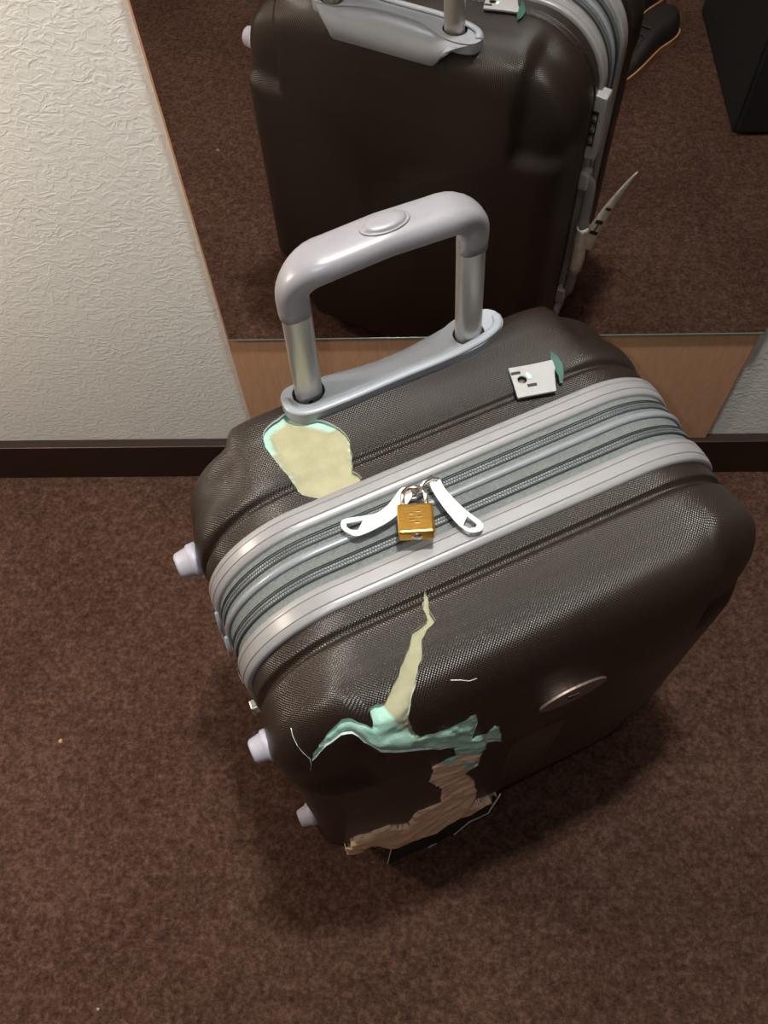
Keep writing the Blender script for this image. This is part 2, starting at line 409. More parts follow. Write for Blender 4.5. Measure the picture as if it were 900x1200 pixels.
def make_shell(name, which, holes, material, parent):
    d = SH[which]; na, nb = 300, 52
    aa = [ALEN*i/na for i in range(na+1)]
    bb = []
    for k in range(len(d['bl'])-1):
        L = d['bl'][k+1]-d['bl'][k]; n = max(1, round(L/.0052)) if k > 6 else 2
        bb += [d['bl'][k]+L*j/n for j in range(n)]
    bb.append(d['B']); nbb = len(bb)
    def touched(i, j):
        a0, a1, b0, b1 = aa[i], aa[i+1], bb[j], bb[j+1]
        for lo, hi in boxes:
            if a1 >= lo[0]-.001 and a0 <= hi[0]+.001 and b1 >= lo[1]-.001 and b0 <= hi[1]+.001: return True
        return False
    boxes = [((min(p[0] for p in h), min(p[1] for p in h)), (max(p[0] for p in h), max(p[1] for p in h))) for h in holes]
    vs, uvs, fs, idx = [], [], [], {}
    def vid(a, b):
        key = (round(a, 7), round(b, 7))
        if key not in idx:
            idx[key] = len(vs); vs.append(surf(which, a, b)); uvs.append((a, b))
        return idx[key]
    region = set()
    for i in range(na):
        for j in range(nbb-1):
            if touched(i, j): region.add((i, j))
            else: fs.append([vid(aa[i], bb[j]), vid(aa[i+1], bb[j]), vid(aa[i+1], bb[j+1]), vid(aa[i], bb[j+1])])
    if region:
        pv, pe, seen = [], [], {}
        def pid(a, b):
            key = (round(a, 7), round(b, 7))
            if key not in seen: seen[key] = len(pv); pv.append(Vector((a, b)))
            return seen[key]
        for (i, j) in region:
            q = [pid(aa[i], bb[j]), pid(aa[i+1], bb[j]), pid(aa[i+1], bb[j+1]), pid(aa[i], bb[j+1])]
            for k in range(4): pe.append((q[k], q[(k+1) % 4]))
        for h in holes:
            q = [pid(*p) for p in h]
            for k in range(len(q)): pe.append((q[k], q[(k+1) % len(q)]))
        pe = list({tuple(sorted(e)) for e in pe})
        V, E, Fc, *_ = delaunay_2d_cdt(pv, pe, [], 0, 1e-7)
        import bisect
        for f in Fc:
            c = sum((Vector(V[i]) for i in f), Vector((0, 0)))/len(f)
            i = bisect.bisect_right(aa, c[0])-1; j = bisect.bisect_right(bb, c[1])-1
            if (i, j) not in region: continue
            if any(in_poly(c, h) for h in holes): continue
            fs.append([vid(V[i][0], V[i][1]) for i in f])
    cap = [vid(aa[i], bb[-1]) for i in range(na)]
    fs.append(cap)
    me = bpy.data.meshes.new(name); me.from_pydata([tuple(v) for v in vs], [], fs)
    uvl = me.uv_layers.new(name='UVMap')
    for lp in me.loops: uvl.data[lp.index].uv = uvs[lp.vertex_index]
    bm = bmesh.new(); bm.from_mesh(me)
    bmesh.ops.remove_doubles(bm, verts=bm.verts, dist=2e-6)
    bmesh.ops.recalc_face_normals(bm, faces=bm.faces)
    # make normals point outwards
    f0 = max(bm.faces, key=lambda f: f.calc_area())
    if f0.normal.dot(f0.calc_center_median()-P(0, 0, ZMID)) < 0: bmesh.ops.reverse_faces(bm, faces=bm.faces)
    bm.to_mesh(me); bm.free()
    o = link(name, me, [material, FRACT], parent, smooth=True)
    s = o.modifiers.new('thickness', 'SOLIDIFY'); s.thickness = .0022; s.offset = -1; s.material_offset_rim = 1
    e = o.modifiers.new('sharp', 'EDGE_SPLIT'); e.split_angle = 1.0
    return o
def patch(name, which, poly, off, material, parent, step=.003, crumple=.0015, layers=(), grow=.006, seed=0.):
    """a piece of lining under a hole, following the shell at a distance"""
    a0 = min(p[0] for p in poly)-grow; a1 = max(p[0] for p in poly)+grow
    b0 = max(min(p[1] for p in poly)-grow, .001); b1 = min(max(p[1] for p in poly)+grow, SH[which]['B']-.001)
    na = int((a1-a0)/step)+1; nb = int((b1-b0)/step)+1
    vs, fs, cs = [], [], []
    for i in range(na+1):
        for j in range(nb+1):
            a = a0+(a1-a0)*i/na; b = b0+(b1-b0)*j/nb
            r = noise.noise(Vector((a*45, b*45, seed)))*crumple + noise.noise(Vector((a*130, b*130, seed+5)))*crumple*.3
            of_ = off
            if which[:5] == 'front':      # the lining swells out through the crack below the shoulder
                dd = min(math.dist((a, b), q) for q in poly)*(1 if in_poly((a, b), poly) else 0)
                wz = surf(which, a, b).z
                of_ = off + .0022*sstep(b, .085, .105) + .0030*sstep(dd, 0, .006)*sstep(b, .085, .105)
                if b > .11: of_ += .0105*sstep(wz, .32, .13)*sstep(dd, -.001, .009)
                r *= .45+.55*sstep(dd, 0, .006)
            vs.append(surf(which, a, b, of_+r))
            lm = 0.; lp = 0. if which[:5] != 'front' or b < .11 else sstep(surf(which, a, b).z, .50, .46)
            for kind, pl in layers:
                if kind == 'edge':      # mint where the foam thins out towards the far side of the hole
                    dd = min(math.dist((a, b), q) for q in pl)
                    lm = 1-sstep(dd, .003, .008) if b > .066 else (1-sstep(dd, .0, .003) if b > .03 else 0)
                elif in_poly((a, b), pl):
                    if kind == 'mint': lm, lp = 1., 0.
                    elif kind == 'cream': lm, lp = 0., 0.
                    else: lp = 1.
            cs.append((lm, lp, 0, 1))
    for i in range(na):
        for j in range(nb):
            c = (a0+(a1-a0)*(i+.5)/na, b0+(b1-b0)*(j+.5)/nb)
            if not in_poly(c, poly) and min(math.dist(c, q) for q in poly) > (.004 if c[1] < .034 else (.002 if (which[:5] == 'front' and surf(which, c[0], c[1]).z < .29) else .011)): continue
            fs.append((i*(nb+1)+j, (i+1)*(nb+1)+j, (i+1)*(nb+1)+j+1, i*(nb+1)+j+1))
    me = bpy.data.meshes.new(name); me.from_pydata([tuple(v) for v in vs], [], fs)
    ca = me.color_attributes.new('layer', 'FLOAT_COLOR', 'POINT')
    for i, c in enumerate(cs): ca.data[i].color = c
    o = link(name, me, material, parent, smooth=True)
    s = o.modifiers.new('thickness', 'SOLIDIFY'); s.thickness = .0015; s.offset = 0
    return o

def band(name, v0, v1, prof, material, parent, n=240, a0=0, a1=None, uv=False):
    """strip running round the case; prof: list of (v, inset) closed polygon"""
    closed = a1 is None; a1 = ALEN if closed else a1
    vs, fs, uvs = [], [], []; m = len(prof)
    for i in range(n if closed else n+1):
        a = a0+(a1-a0)*i/n
        for (v, ins) in prof:
            (u, w), nn = loop(a, 0)
            vs.append(P(u-nn[0]*ins, v, ZMID+w-nn[1]*ins)); uvs.append((a, v))
    tot = n if closed else n+1
    for i in range(n):
        for j in range(m):
            fs.append((i*m+j, ((i+1) % tot)*m+j, ((i+1) % tot)*m+(j+1) % m, i*m+(j+1) % m))
    if not closed: fs.append(tuple(range(m))); fs.append(tuple(n*m+k for k in range(m)))
    me = bpy.data.meshes.new(name); me.from_pydata([tuple(v) for v in vs], [], fs)
    uvl = me.uv_layers.new(name='UVMap')
    for lp in me.loops: uvl.data[lp.index].uv = uvs[lp.vertex_index]
    bm = bmesh.new(); bm.from_mesh(me); bmesh.ops.recalc_face_normals(bm, faces=bm.faces); bm.to_mesh(me); bm.free()
    return link(name, me, material, parent)

#BAKED_START
TR = {'top_hole': [(1.12926, 0.08535), (1.12606, 0.08978), (1.1217, 0.09243), (1.1162, 0.09477), (1.11038, 0.09604), (1.10488, 0.0995), (1.09935, 0.09616), (1.09524, 0.0909), (1.09012, 0.08816), (1.08548, 0.08195), (1.07979, 0.07789), (1.07453, 0.07403), (1.0708, 0.07033), (1.06743, 0.06633), (1.06477, 0.06098), (1.06235, 0.05284), (1.06168, 0.04619), (1.06456, 0.03939), (1.06577, 0.03189), (1.07019, 0.02484), (1.0725, 0.01256), (1.06944, 0.0086), (1.06808, 0.00451), (1.07403, 0.0), (1.08073, -0.0), (1.08748, -0.0), (1.09385, -0.0), (1.10027, -0.0), (1.10671, 0.0), (1.11121, 0.00356), (1.11615, 0.00658), (1.12079, 0.0098), (1.12445, 0.02199), (1.12361, 0.02981), (1.12372, 0.03682), (1.12587, 0.04459), (1.12708, 0.05084), (1.12869, 0.05805), (1.12976, 0.06575), (1.13124, 0.07168), (1.13028, 0.0775)], 'top_mint': [(1.15018, 0.06737), (1.14726, 0.07226), (1.14568, 0.07854), (1.14249, 0.08564), (1.13982, 0.0916), (1.13864, 0.10004), (1.13713, 0.1092), (1.13764, 0.12161), (1.13527, 0.12143), (1.13226, 0.12123), (1.1261, 0.12079), (1.11992, 0.12021), (1.11378, 0.12003), (1.10737, 0.11942), (1.10096, 0.11875), (1.09468, 0.11808), (1.08739, 0.1092), (1.08141, 0.10419), (1.07563, 0.10015), (1.06986, 0.09641), (1.06407, 0.09382), (1.05838, 0.09132), (1.05293, 0.08847), (1.04767, 0.08513), (1.0424, 0.08081), (1.03694, 0.07776), (1.03122, 0.07568), (1.03318, 0.06916), (1.03553, 0.06242), (1.03873, 0.05459), (1.04198, 0.04886), (1.04442, 0.04298), (1.0463, 0.03512), (1.04865, 0.0286), (1.05193, 0.02251), (1.05497, 0.01142), (1.05731, 0.00616), (1.05931, 0.0), (1.06084, 0.0), (1.4129, 0.30977), (1.45989, 0.30977), (1.44621, 0.30977), (1.07721, -0.0), (1.08264, 0.0), (1.08754, -0.0), (1.08475, 0.0), (1.0809, 0.00311), (1.0773, 0.0079), (1.07612, 0.01391), (1.07489, 0.02453), (1.07245, 0.03062), (1.06996, 0.0362), (1.06999, 0.04302), (1.07041, 0.04812), (1.07367, 0.05298), (1.07564, 0.06031), (1.08002, 0.06594), (1.08507, 0.06985), (1.09058, 0.07314), (1.09562, 0.07399), (1.10069, 0.07476), (1.10559, 0.07634), (1.11202, 0.07437), (1.11854, 0.07344), (1.12503, 0.07246), (1.12965, 0.06947), (1.13488, 0.06818), (1.13997, 0.06773), (1.14501, 0.06696)], 'crack': [(1.0638, 0.01375), (1.06583, 0.01969), (1.06602, 0.02857), (1.06915, 0.03849), (1.06886, 0.04271), (1.06836, 0.04697), (1.07322, 0.05004), (1.07839, 0.05192), (1.0818, 0.05481), (1.0856, 0.05693), (1.08796, 0.06194), (1.09069, 0.06819), (1.09375, 0.07119), (1.09753, 0.07336), (1.10061, 0.07794), (1.10454, 0.08199), (1.10775, 0.08594), (1.11275, 0.09076), (1.11794, 0.09529), (1.12165, 0.09955), (1.12596, 0.10441), (1.13106, 0.10827), (1.13504, 0.11598), (1.14047, 0.12501), (1.14584, 0.1346), (1.14911, 0.14511), (1.14197, 0.14629), (1.13788, 0.15164), (1.13029, 0.15255), (1.12383, 0.15496), (1.1154, 0.15424), (1.10738, 0.15422), (1.10097, 0.15452), (1.0933, 0.15113), (1.08719, 0.15218), (1.09235, 0.16287), (1.10019, 0.17549), (1.11314, 0.18705), (1.12919, 0.19947), (1.11675, 0.19906), (1.10767, 0.20457), (1.09564, 0.19799), (1.08504, 0.19387), (1.08262, 0.20243), (1.0949, 0.227), (1.12332, 0.25666), (1.12358, 0.23904), (1.13264, 0.23205), (1.18267, 0.25061), (1.24551, 0.25637), (1.30996, 0.25697), (1.35868, 0.25677), (1.37345, 0.25001), (1.39072, 0.24203), (1.44599, 0.25237), (1.52378, 0.25984), (1.60744, 0.26299), (1.69393, 0.26511), (1.85766, 0.23308), (1.90536, 0.21265), (1.94037, 0.18541), (1.95422, 0.18664), (1.94006, 0.18987), (1.92888, 0.18896), (1.91484, 0.19234), (1.89757, 0.19565), (1.88411, 0.19474), (1.87087, 0.1939), (1.85842, 0.19318), (1.83991, 0.19682), (1.82733, 0.19618), (1.81478, 0.1956), (1.80644, 0.19064), (1.79942, 0.1853), (1.79884, 0.17474), (1.78971, 0.17226), (1.78641, 0.16534), (1.7832, 0.15971), (1.78551, 0.15104), (1.78286, 0.14441), (1.7732, 0.1458), (1.77558, 0.14034), (1.76927, 0.13991), (1.65763, 0.1415), (1.758, 0.12563), (1.75248, 0.12036), (1.74445, 0.11913), (1.73981, 0.11487), (1.73081, 0.11069), (1.60657, 0.11455), (1.5891, 0.12127), (1.58656, 0.12902), (1.5934, 0.13483), (1.58353, 0.14359), (1.58584, 0.15248), (1.5838, 0.15967), (1.59566, 0.1653), (1.615, 0.17244), (1.62936, 0.17998), (1.61535, 0.18559), (1.57924, 0.18925), (1.55831, 0.19381), (1.56356, 0.19989), (1.56334, 0.20715), (1.56647, 0.21484), (1.56953, 0.22103), (1.4981, 0.22057), (1.43508, 0.22019), (1.39502, 0.21251), (1.35772, 0.20372), (1.31976, 0.2051), (1.28691, 0.20775), (1.24403, 0.2058), (1.22937, 0.21117), (1.21138, 0.2139), (1.2018, 0.21913), (1.16655, 0.20077), (1.16659, 0.19163), (1.17382, 0.18726), (1.1726, 0.17795), (1.17485, 0.17177), (1.17636, 0.16581), (1.17876, 0.16165), (1.18082, 0.15663), (1.18343, 0.15199), (1.18437, 0.14567), (1.18419, 0.13765), (1.18584, 0.13304), (1.18291, 0.12745), (1.18215, 0.12222), (1.18286, 0.11932), (1.17992, 0.11392), (1.18027, 0.10899), (1.18321, 0.10682), (1.18675, 0.105), (1.19256, 0.10519), (1.19862, 0.10532), (1.20449, 0.10484), (1.21269, 0.10516), (1.22233, 0.10614), (1.23228, 0.10599), (1.22036, 0.10201), (1.21267, 0.10136), (1.20519, 0.09896), (1.19859, 0.09804), (1.19221, 0.09609), (1.18559, 0.09515), (1.17933, 0.09441), (1.17322, 0.0932), (1.16679, 0.0949), (1.1648, 0.09748), (1.1611, 0.09872), (1.15908, 0.10266), (1.15397, 0.09688), (1.15086, 0.09203), (1.14797, 0.08654), (1.14325, 0.08605), (1.13917, 0.08766), (1.13451, 0.08724), (1.12911, 0.08343), (1.12457, 0.08089), (1.12068, 0.07673), (1.11618, 0.07415), (1.11215, 0.07159), (1.10924, 0.06782), (1.10507, 0.0647), (1.10085, 0.06016), (1.09593, 0.05709), (1.09227, 0.05309), (1.08902, 0.04746), (1.08395, 0.04665), (1.0789, 0.04558), (1.07396, 0.044), (1.07306, 0.03973), (1.07357, 0.03412), (1.07173, 0.02801), (1.06909, 0.02159)], 'badge': (0.0271, 0.4991), 'mint_l': [(1.25234, 0.09992), (1.23862, 0.09774), (1.22745, 0.09594), (1.21842, 0.09283), (1.21041, 0.08948), (1.20348, 0.08614), (1.19668, 0.08653), (1.19026, 0.08697), (1.18393, 0.0865), (1.17787, 0.0861), (1.17206, 0.08599), (1.16628, 0.08494), (1.16493, 0.08903), (1.16249, 0.09153), (1.16052, 0.09357), (1.15876, 0.09573), (1.15471, 0.08986), (1.15064, 0.08418), (1.14799, 0.07912), (1.14409, 0.08155), (1.14083, 0.08428), (1.13955, 0.08905), (1.13983, 0.09459), (1.14041, 0.10115), (1.14134, 0.10794), (1.14289, 0.11677), (1.1469, 0.129), (1.15222, 0.1409), (1.16522, 0.155), (1.18242, 0.16531), (1.20441, 0.17959), (1.20078, 0.17007), (1.20036, 0.16351), (1.20003, 0.15798), (1.19965, 0.1525), (1.1992, 0.14627), (1.20157, 0.14133), (1.20828, 0.14119), (1.21739, 0.14245), (1.22495, 0.14138), (1.22729, 0.13702), (1.23152, 0.13361), (1.23173, 0.12878), (1.22999, 0.12146), (1.23399, 0.11764), (1.23806, 0.11365), (1.24258, 0.10877), (1.2479, 0.10493)], 'mint_r': [(1.19257, 0.16699), (1.17467, 0.15784), (1.16008, 0.14992), (1.1479, 0.13764), (1.14241, 0.14004), (1.13408, 0.13827), (1.12608, 0.13654), (1.12088, 0.13959), (1.11412, 0.13987), (1.10592, 0.13675), (1.09969, 0.13825), (1.0936, 0.14085), (1.0858, 0.13787), (1.0791, 0.13869), (1.08325, 0.15391), (1.08635, 0.1675), (1.09277, 0.18547), (1.08399, 0.18713), (1.07456, 0.18777), (1.06562, 0.19057), (1.05617, 0.19337), (1.06184, 0.21197), (1.07376, 0.22778), (1.09, 0.25345), (1.16117, 0.27851), (1.13911, 0.26869), (1.12707, 0.25179), (1.12561, 0.2341), (1.12979, 0.22507), (1.13767, 0.21841), (1.15971, 0.2218), (1.17957, 0.22244), (1.20615, 0.22468), (1.20172, 0.21632), (1.1982, 0.20586), (1.19787, 0.19781), (1.19744, 0.19114), (1.19438, 0.18359), (1.19049, 0.1741)], 'mint_d': [(1.21038, 0.22402), (1.18372, 0.22049), (1.16604, 0.21936), (1.1498, 0.21841), (1.13079, 0.21359), (1.13897, 0.22972), (1.15359, 0.24953), (1.19687, 0.26826), (1.28257, 0.28091), (1.07214, 0.1141), (1.37685, 0.29053), (1.39802, 0.28198), (1.4257, 0.27697), (1.45983, 0.27321), (1.48954, 0.26944), (1.50812, 0.26511), (1.44942, 0.25642), (1.38687, 0.24518), (1.32739, 0.23964), (1.27126, 0.23525)], 'peach': [(1.20441, 0.17959), (1.20966, 0.1874), (1.21231, 0.19379), (1.21526, 0.20071), (1.21669, 0.20912), (1.25912, 0.22269), (1.303, 0.22992), (1.35409, 0.23692), (1.41203, 0.24629), (1.43527, 0.25666), (1.46379, 0.26474), (1.50722, 0.27307), (1.60812, 0.27825), (1.74129, 0.28245), (1.90195, 0.24147), (1.92945, 0.23756), (1.96229, 0.22366), (0.00364, 0.21572), (0.02659, 0.18297), (0.01139, 0.1902), (1.9797, 0.19331), (1.96578, 0.19654), (1.94799, 0.19966), (1.93252, 0.19833), (1.91718, 0.19708), (1.90212, 0.19597), (1.88787, 0.19499), (1.87315, 0.19404), (1.85858, 0.19319), (1.84401, 0.19239), (1.82953, 0.19167), (1.81509, 0.19104), (1.80785, 0.18615), (1.80135, 0.18076), (1.79543, 0.17398), (1.79008, 0.16639), (1.79058, 0.15708), (1.7858, 0.15113), (1.78173, 0.14394), (1.7765, 0.14173), (1.77167, 0.14029), (1.66014, 0.14536), (1.75918, 0.12651), (1.75288, 0.12074), (1.74296, 0.11785), (1.73352, 0.11398), (1.72771, 0.10685), (1.72263, 0.10006), (1.72143, 0.09808), (1.61082, 0.09993), (1.54488, 0.10576), (1.48744, 0.11084), (1.47368, 0.11797), (1.46472, 0.12517), (1.45454, 0.13143), (1.4479, 0.1369), (1.44691, 0.14392), (1.44739, 0.15073), (1.43844, 0.15694), (1.43605, 0.16311), (1.43841, 0.17053), (1.43141, 0.17896), (1.42875, 0.18565), (1.38464, 0.18672), (1.34549, 0.18853), (1.30929, 0.19059), (1.26647, 0.19055), (1.22979, 0.18611)], 'shard': ([(-0.1511, -0.164, 0.0954), (-0.1367, -0.1657, 0.1012), (-0.1142, -0.1686, 0.1173), (-0.0927, -0.1708, 0.1341), (-0.0692, -0.1711, 0.1364), (-0.0423, -0.1709, 0.1347), (-0.0116, -0.1702, 0.1291)], [(-0.1742, -0.18, -0.0274), (-0.1317, -0.18, -0.0232), (-0.1062, -0.18, 0.0033), (-0.0774, -0.18, -0.0146), (-0.0511, -0.18, 0.0499), (-0.0228, -0.18, 0.0417), (-0.0157, -0.18, 0.1563)]), 'scratch1': [(-0.2075, -0.1225, 0.5868), (-0.2086, -0.1274, 0.5826), (-0.2085, -0.1336, 0.5758), (-0.2066, -0.1391, 0.5681), (-0.2037, -0.1436, 0.56), (-0.2044, -0.1459, 0.5493), (-0.207, -0.1469, 0.5366)], 'scratch2': [(-0.0828, -0.1469, 0.6075), (-0.0753, -0.1495, 0.6048), (-0.0691, -0.1522, 0.6017), (-0.0627, -0.1527, 0.6009)]}
#BAKED_END

def build_suitcase():
    S = thing('suitcase', 'battered dark brown hard shell suitcase with silver rims and torn holes, standing before the mirror', 'suitcase',
              CASE_M.translation[:], TH)
    top_hole, crack = TR.get('top_hole'), TR.get('crack')
    front = make_shell('front_shell', 'front', [crack] if crack else [], SHELL, S)
    back = make_shell('back_shell', 'back', [top_hole] if top_hole else [], SHELL, S)
    if top_hole:
        o = patch('foam_patch', 'back_lining', top_hole, -.0060, FOAM, S, layers=[('edge', top_hole)], crumple=.0010, seed=2.)
        o['label'] = 'cream foam with a mint edge showing in the hole behind the zips'
        o2 = patch('torn_lining', 'front_lining', crack, -.0062, FOAM, S, layers=[('mint', TR['mint_l']), ('mint', TR['mint_r']), ('mint', TR['mint_d'])], crumple=.0030, seed=7., step=.0026)
        o2['label'] = 'mint, cream and peach lining showing in the long crack'
    # rims
    def rimprof(v0, v1):
        return [(v0, .006), (v0, .0012), (v0+.0012, 0), (v0+.0055, -.0004), (v0+.0062, .0004), (v0+.0068, -.0006), (v1-.0075, -.0008), (v1-.0068, 0.0002),
                (v1-.006, -.0006), (v1-.0015, 0), (v1, .0015), (v1, .006)]
    r = band('back_rim', 0, 0, rimprof(-.037, -.0155), RIM, S); bpy_smooth(r)
    r = band('front_rim', 0, 0, rimprof(.0365, .0605), RIM, S); bpy_smooth(r)
    # fabric gusset between the rims
    band('gusset', 0, 0, [(-.016, .006), (-.016, .0035), (-.010, .0028), (.004, .0028), (.010, .0034), (.017, .0040), (.033, .0036), (.037, .0036), (.037, .008), (-.016, .008)], FABRIC, S)
    p = band('piping', 0, 0, [(.0070+.0034*math.cos(2*PI*i/12), .0024+.0026*math.sin(2*PI*i/12)) for i in range(12)], PIPE, S); bpy_smooth(p)
    # two zips: dark tape, two coil rows of small teeth, edge cords
    for vc in (-.0042, .0255):
        z = band('zipper', 0, 0, [(vc-.0040, .0045), (vc-.0040, .0026), (vc+.0040, .0026), (vc+.0040, .0045)], ZIPT, S)
        for dv in (-.0052, -.0034, .0034):
            cord = band('zip_cord', 0, 0, [(vc+dv+.0005*math.cos(2*PI*i/6), .0023+.0006*math.sin(2*PI*i/6)) for i in range(6)], ZIPD, z, n=200)
        bm = bmesh.new(); N = 800
        for i in range(N):
            a = ALEN*(i+.5)/N
            for sgn in (-1, 1):
                a2 = a + (ALEN/N*.5 if sgn > 0 else 0)
                (u, w_), nn = loop(a2 % ALEN, 0)
                T = Vector((-nn[1], 0, nn[0])); Nn = Vector((nn[0], 0, nn[1]))
                base = P(u, vc+sgn*.0014, ZMID+w_) - Nn*.0024
                Vd = Vector((0, -1, 0))
                Mx = Matrix((T, Vd, Nn)).transposed().to_4x4(); Mx.translation = base
                bm_box(bm, (-.0008, -.0009, -.0005), (.0008, .0009, .0005), Mx)
        tz = from_bm('zip_teeth', bm, ZIPC, z); tz['kind'] = 'stuff'
    # left side: silver loop where the widening strip ends, and the slider hanging there
    sl = []
    for i in range(13):
        an = PI*i/12; sl.append(P(-.2335, .0010+.0125*math.cos(an), .505-.014*math.sin(an)))
    tube('gusset_loop', [P(-.2295, .0135, .545)]+sl+[P(-.2295, -.0115, .545)], .0016, PIPE, S, n=8, up=Vector((1, 0, 0)))
    tube('side_seam', [P(-.2312, .0345, .52), P(-.2312, .0345, .44), P(-.2312, .0330, .36), P(-.2305, .0320, .28)], .0016, ZIPD, S, n=6)
    g = thing_part('side_slider', S)
    box('slider_body', (-.2400, -.0330, .376), (-.2310, -.0230, .394), METAL, g, bevel=.0015)
    tube('slider_ring', [P(-.2400, .0270+.004*math.cos(2*PI*i/10), .368+.005*math.sin(2*PI*i/10)) for i in range(10)], .0009, METAL, g, n=6, closed=True, up=Vector((1, 0, 0)))
    # bracket with two wells for the tubes
    outl = [(-.0598, -.1111), (-.086, -.1125), (-.0985, -.1175), (-.1060, -.1300), (-.1050, -.1420), (-.0980, -.1490), (-.0870, -.1500), (-.0730, -.1490), (-.0576, -.1425),
            (-.0325, -.1356), (.000, -.1332), (.033, -.1360), (.0500, -.1430), (.0640, -.1500), (.080, -.1535), (.0961, -.1530), (.1075, -.1480), (.1125, -.1370), (.1080, -.1262), (.0930, -.1190), (.070, -.1135), (.0073, -.1125)]
    def TVV(u): return -.1345+(u+.002)*.028
    oc = [(p[0], -p[1]) for p in catmull([Vector((x, y, 0)) for x, y in outl], 4)]
    def well(cx, rx=.0150, ry=.0130, n=24): return [(cx+rx*math.cos(2*PI*i/n), -TVV(cx)+ry*math.sin(2*PI*i/n)) for i in range(n)]
    B = plate('handle_bracket', oc, .612, .6255, BRACK, S, holes=[well(-.0805), well(.0765)], bevel=.0022)
    B['label'] = 'pale blue grey bracket plate around both tubes'
    # raised lip along the front edge of the bracket
    lip = catmull([P(-.1022, -.137, .6262), P(-.1010, -.124, .627), P(-.086, -.1158, .627), P(-.05, -.1146, .627), P(.0, -.1158, .627), P(.05, -.1165, .627), P(.084, -.1205, .627), P(.1030, -.128, .627), P(.1085, -.139, .6262)], 5, False)
    tube('bracket_lip', lip, 1, BRACK, B, prof=circle(12, .0042, .0022))
    # back skirt of the bracket: drops from its scooped back edge to a straight lower edge on the back of the case
    tp = catmull([P(x, y, .6235) for x, y in ((-.1060, -.1300), (-.1050, -.1420), (-.0980, -.1490), (-.0870, -.1500), (-.0730, -.1490), (-.0576, -.1425), (-.0325, -.1356), (.000, -.1332), (.033, -.1360), (.0500, -.1430), (.0640, -.1500), (.080, -.1535), (.0961, -.1530), (.1075, -.1480), (.1125, -.1370))], 3, False)
    n = len(tp); vs = []
    for i, p in enumerate(tp):
        f_ = i/(n-1); u = -.100+.206*f_
        zb = .592 + .030*(sstep(abs(f_-.46), .36, .5)); yb = .1610-.010*sstep(abs(f_-.48), .40, .5)
        lo_ = Vector((max(min(u, .098), -.090)*.86, yb, zb))
        vs += [p, p.lerp(Vector((u, yb-.001, .604+.016*sstep(abs(f_-.46), .30, .46))), .72), lo_, Vector((lo_.x, .148, zb-.004))]
    fs = [(4*i+k, 4*i+4+k, 4*i+5+k, 4*i+1+k) for i in range(n-1) for k in range(3)]
    sk = pydata('bracket_skirt', vs, fs, BRACK, B, smooth=True)
    sk.modifiers.new('t', 'SOLIDIFY').thickness = .0012
    for sx in (-.0805, .0765):
        bm = bmesh.new(); n = 24; rings = []
        for (k, z) in ((1.0, .625), (.97, .612), (.96, .604)):
            rings.append([bm.verts.new((sx+.0150*k*math.cos(2*PI*i/n), -TVV(sx)+.0130*k*math.sin(2*PI*i/n), z)) for i in range(n)])
        for a_, b_ in zip(rings, rings[1:]):
            for j in range(n): bm.faces.new((a_[j], a_[(j+1) % n], b_[(j+1) % n], b_[j]))
        bm.faces.new(rings[-1]); wl = from_bm('tube_well', bm, DARKIN, B, smooth=True)
        wl.modifiers.new('t', 'SOLIDIFY').thickness = .0008
    # telescopic handle
    TV = -.1335; GC = -.0035
    Hn = thing_part('pull_handle', S)
    for sx in (-.0805, .0765):
        xt = GC+(-.0772 if sx < 0 else .0772)*.985
        path = [(P(sx, TVV(sx), .606), Vector((1, 0, 0)), Vector((0, 1, 0)), .0122, .0092), (P(xt, TV, .748), Vector((1, 0, 0)), Vector((0, 1, 0)), .0122, .0092)]
        bm = bmesh.new(); bm_sweep(bm, path, circle(24, 1, 1, .8)); tb = from_bm('handle_tube', bm, ALU, Hn, smooth=True)
        es = tb.modifiers.new('e', 'EDGE_SPLIT'); es.split_angle = 1.0
        if sx < 0:
            lathe('lock_pin', [(.0022, 0), (.0022, .0006), (.0006, .0008)], Matrix.Translation(P(sx-.002, TVV(sx)+.0094, .624)) @ Matrix.Rotation(PI/2, 4, 'X'), BLACKP, tb, n=12)
    # grip: sweep along an inverted U, flattened and wider in the middle
    xs = .0772; zt = .777; rr = .026; pts = []
    pts += [(-xs, .733, 0), (-xs, .743, 0)]
    for i in range(0, 9):
        an = PI-PI/2*i/8; pts.append((-xs+rr+rr*math.cos(an), zt-rr+rr*math.sin(an), 1))
    for i in range(1, 12): pts.append((-xs+rr+(2*xs-2*rr)*i/12, zt, 1))
    for i in range(0, 9):
        an = PI/2-PI/2*i/8; pts.append((xs-rr+rr*math.cos(an), zt-rr+rr*math.sin(an), 1))
    pts += [(xs, .743, 0), (xs, .733, 0)]
    path = []
    for i, (u, z, _) in enumerate(pts):
        a_ = pts[max(i-1, 0)]; b_ = pts[min(i+1, len(pts)-1)]
        d = Vector((b_[0]-a_[0], 0, b_[1]-a_[1])).normalized()
        nrm = Vector((-d.z, 0, d.x))
        mid = 1-min(abs(u)/xs, 1)
        wv = .0100+.0035*sstep(z, .752, .776)+.0048*sstep(mid, 0, .35)
        th = .0127 - .0010*sstep(mid, .1, .5)
        z2 = z + .004*mid
        path.append((P(u+GC, TV, z2), nrm, Vector((0, 1, 0)), th, wv))
    bm = bmesh.new(); bm_sweep(bm, path, circle(24, 1, 1, .72)); gp = from_bm('grip', bm, HANDLE, Hn, smooth=True)
    bm = bmesh.new(); rings = []
    for r_, z in ((1.16, -.0008), (1.13, .0006), (1.06, .0003), (1.0, .0002), (.98, .0018), (.86, .0030), (.5, .0034)):
        rings.append([bm.verts.new(P(-.002+.0175*r_*math.cos(2*PI*i/32), TV+.0003+.0088*r_*math.sin(2*PI*i/32), .7925+z)) for i in range(32)])
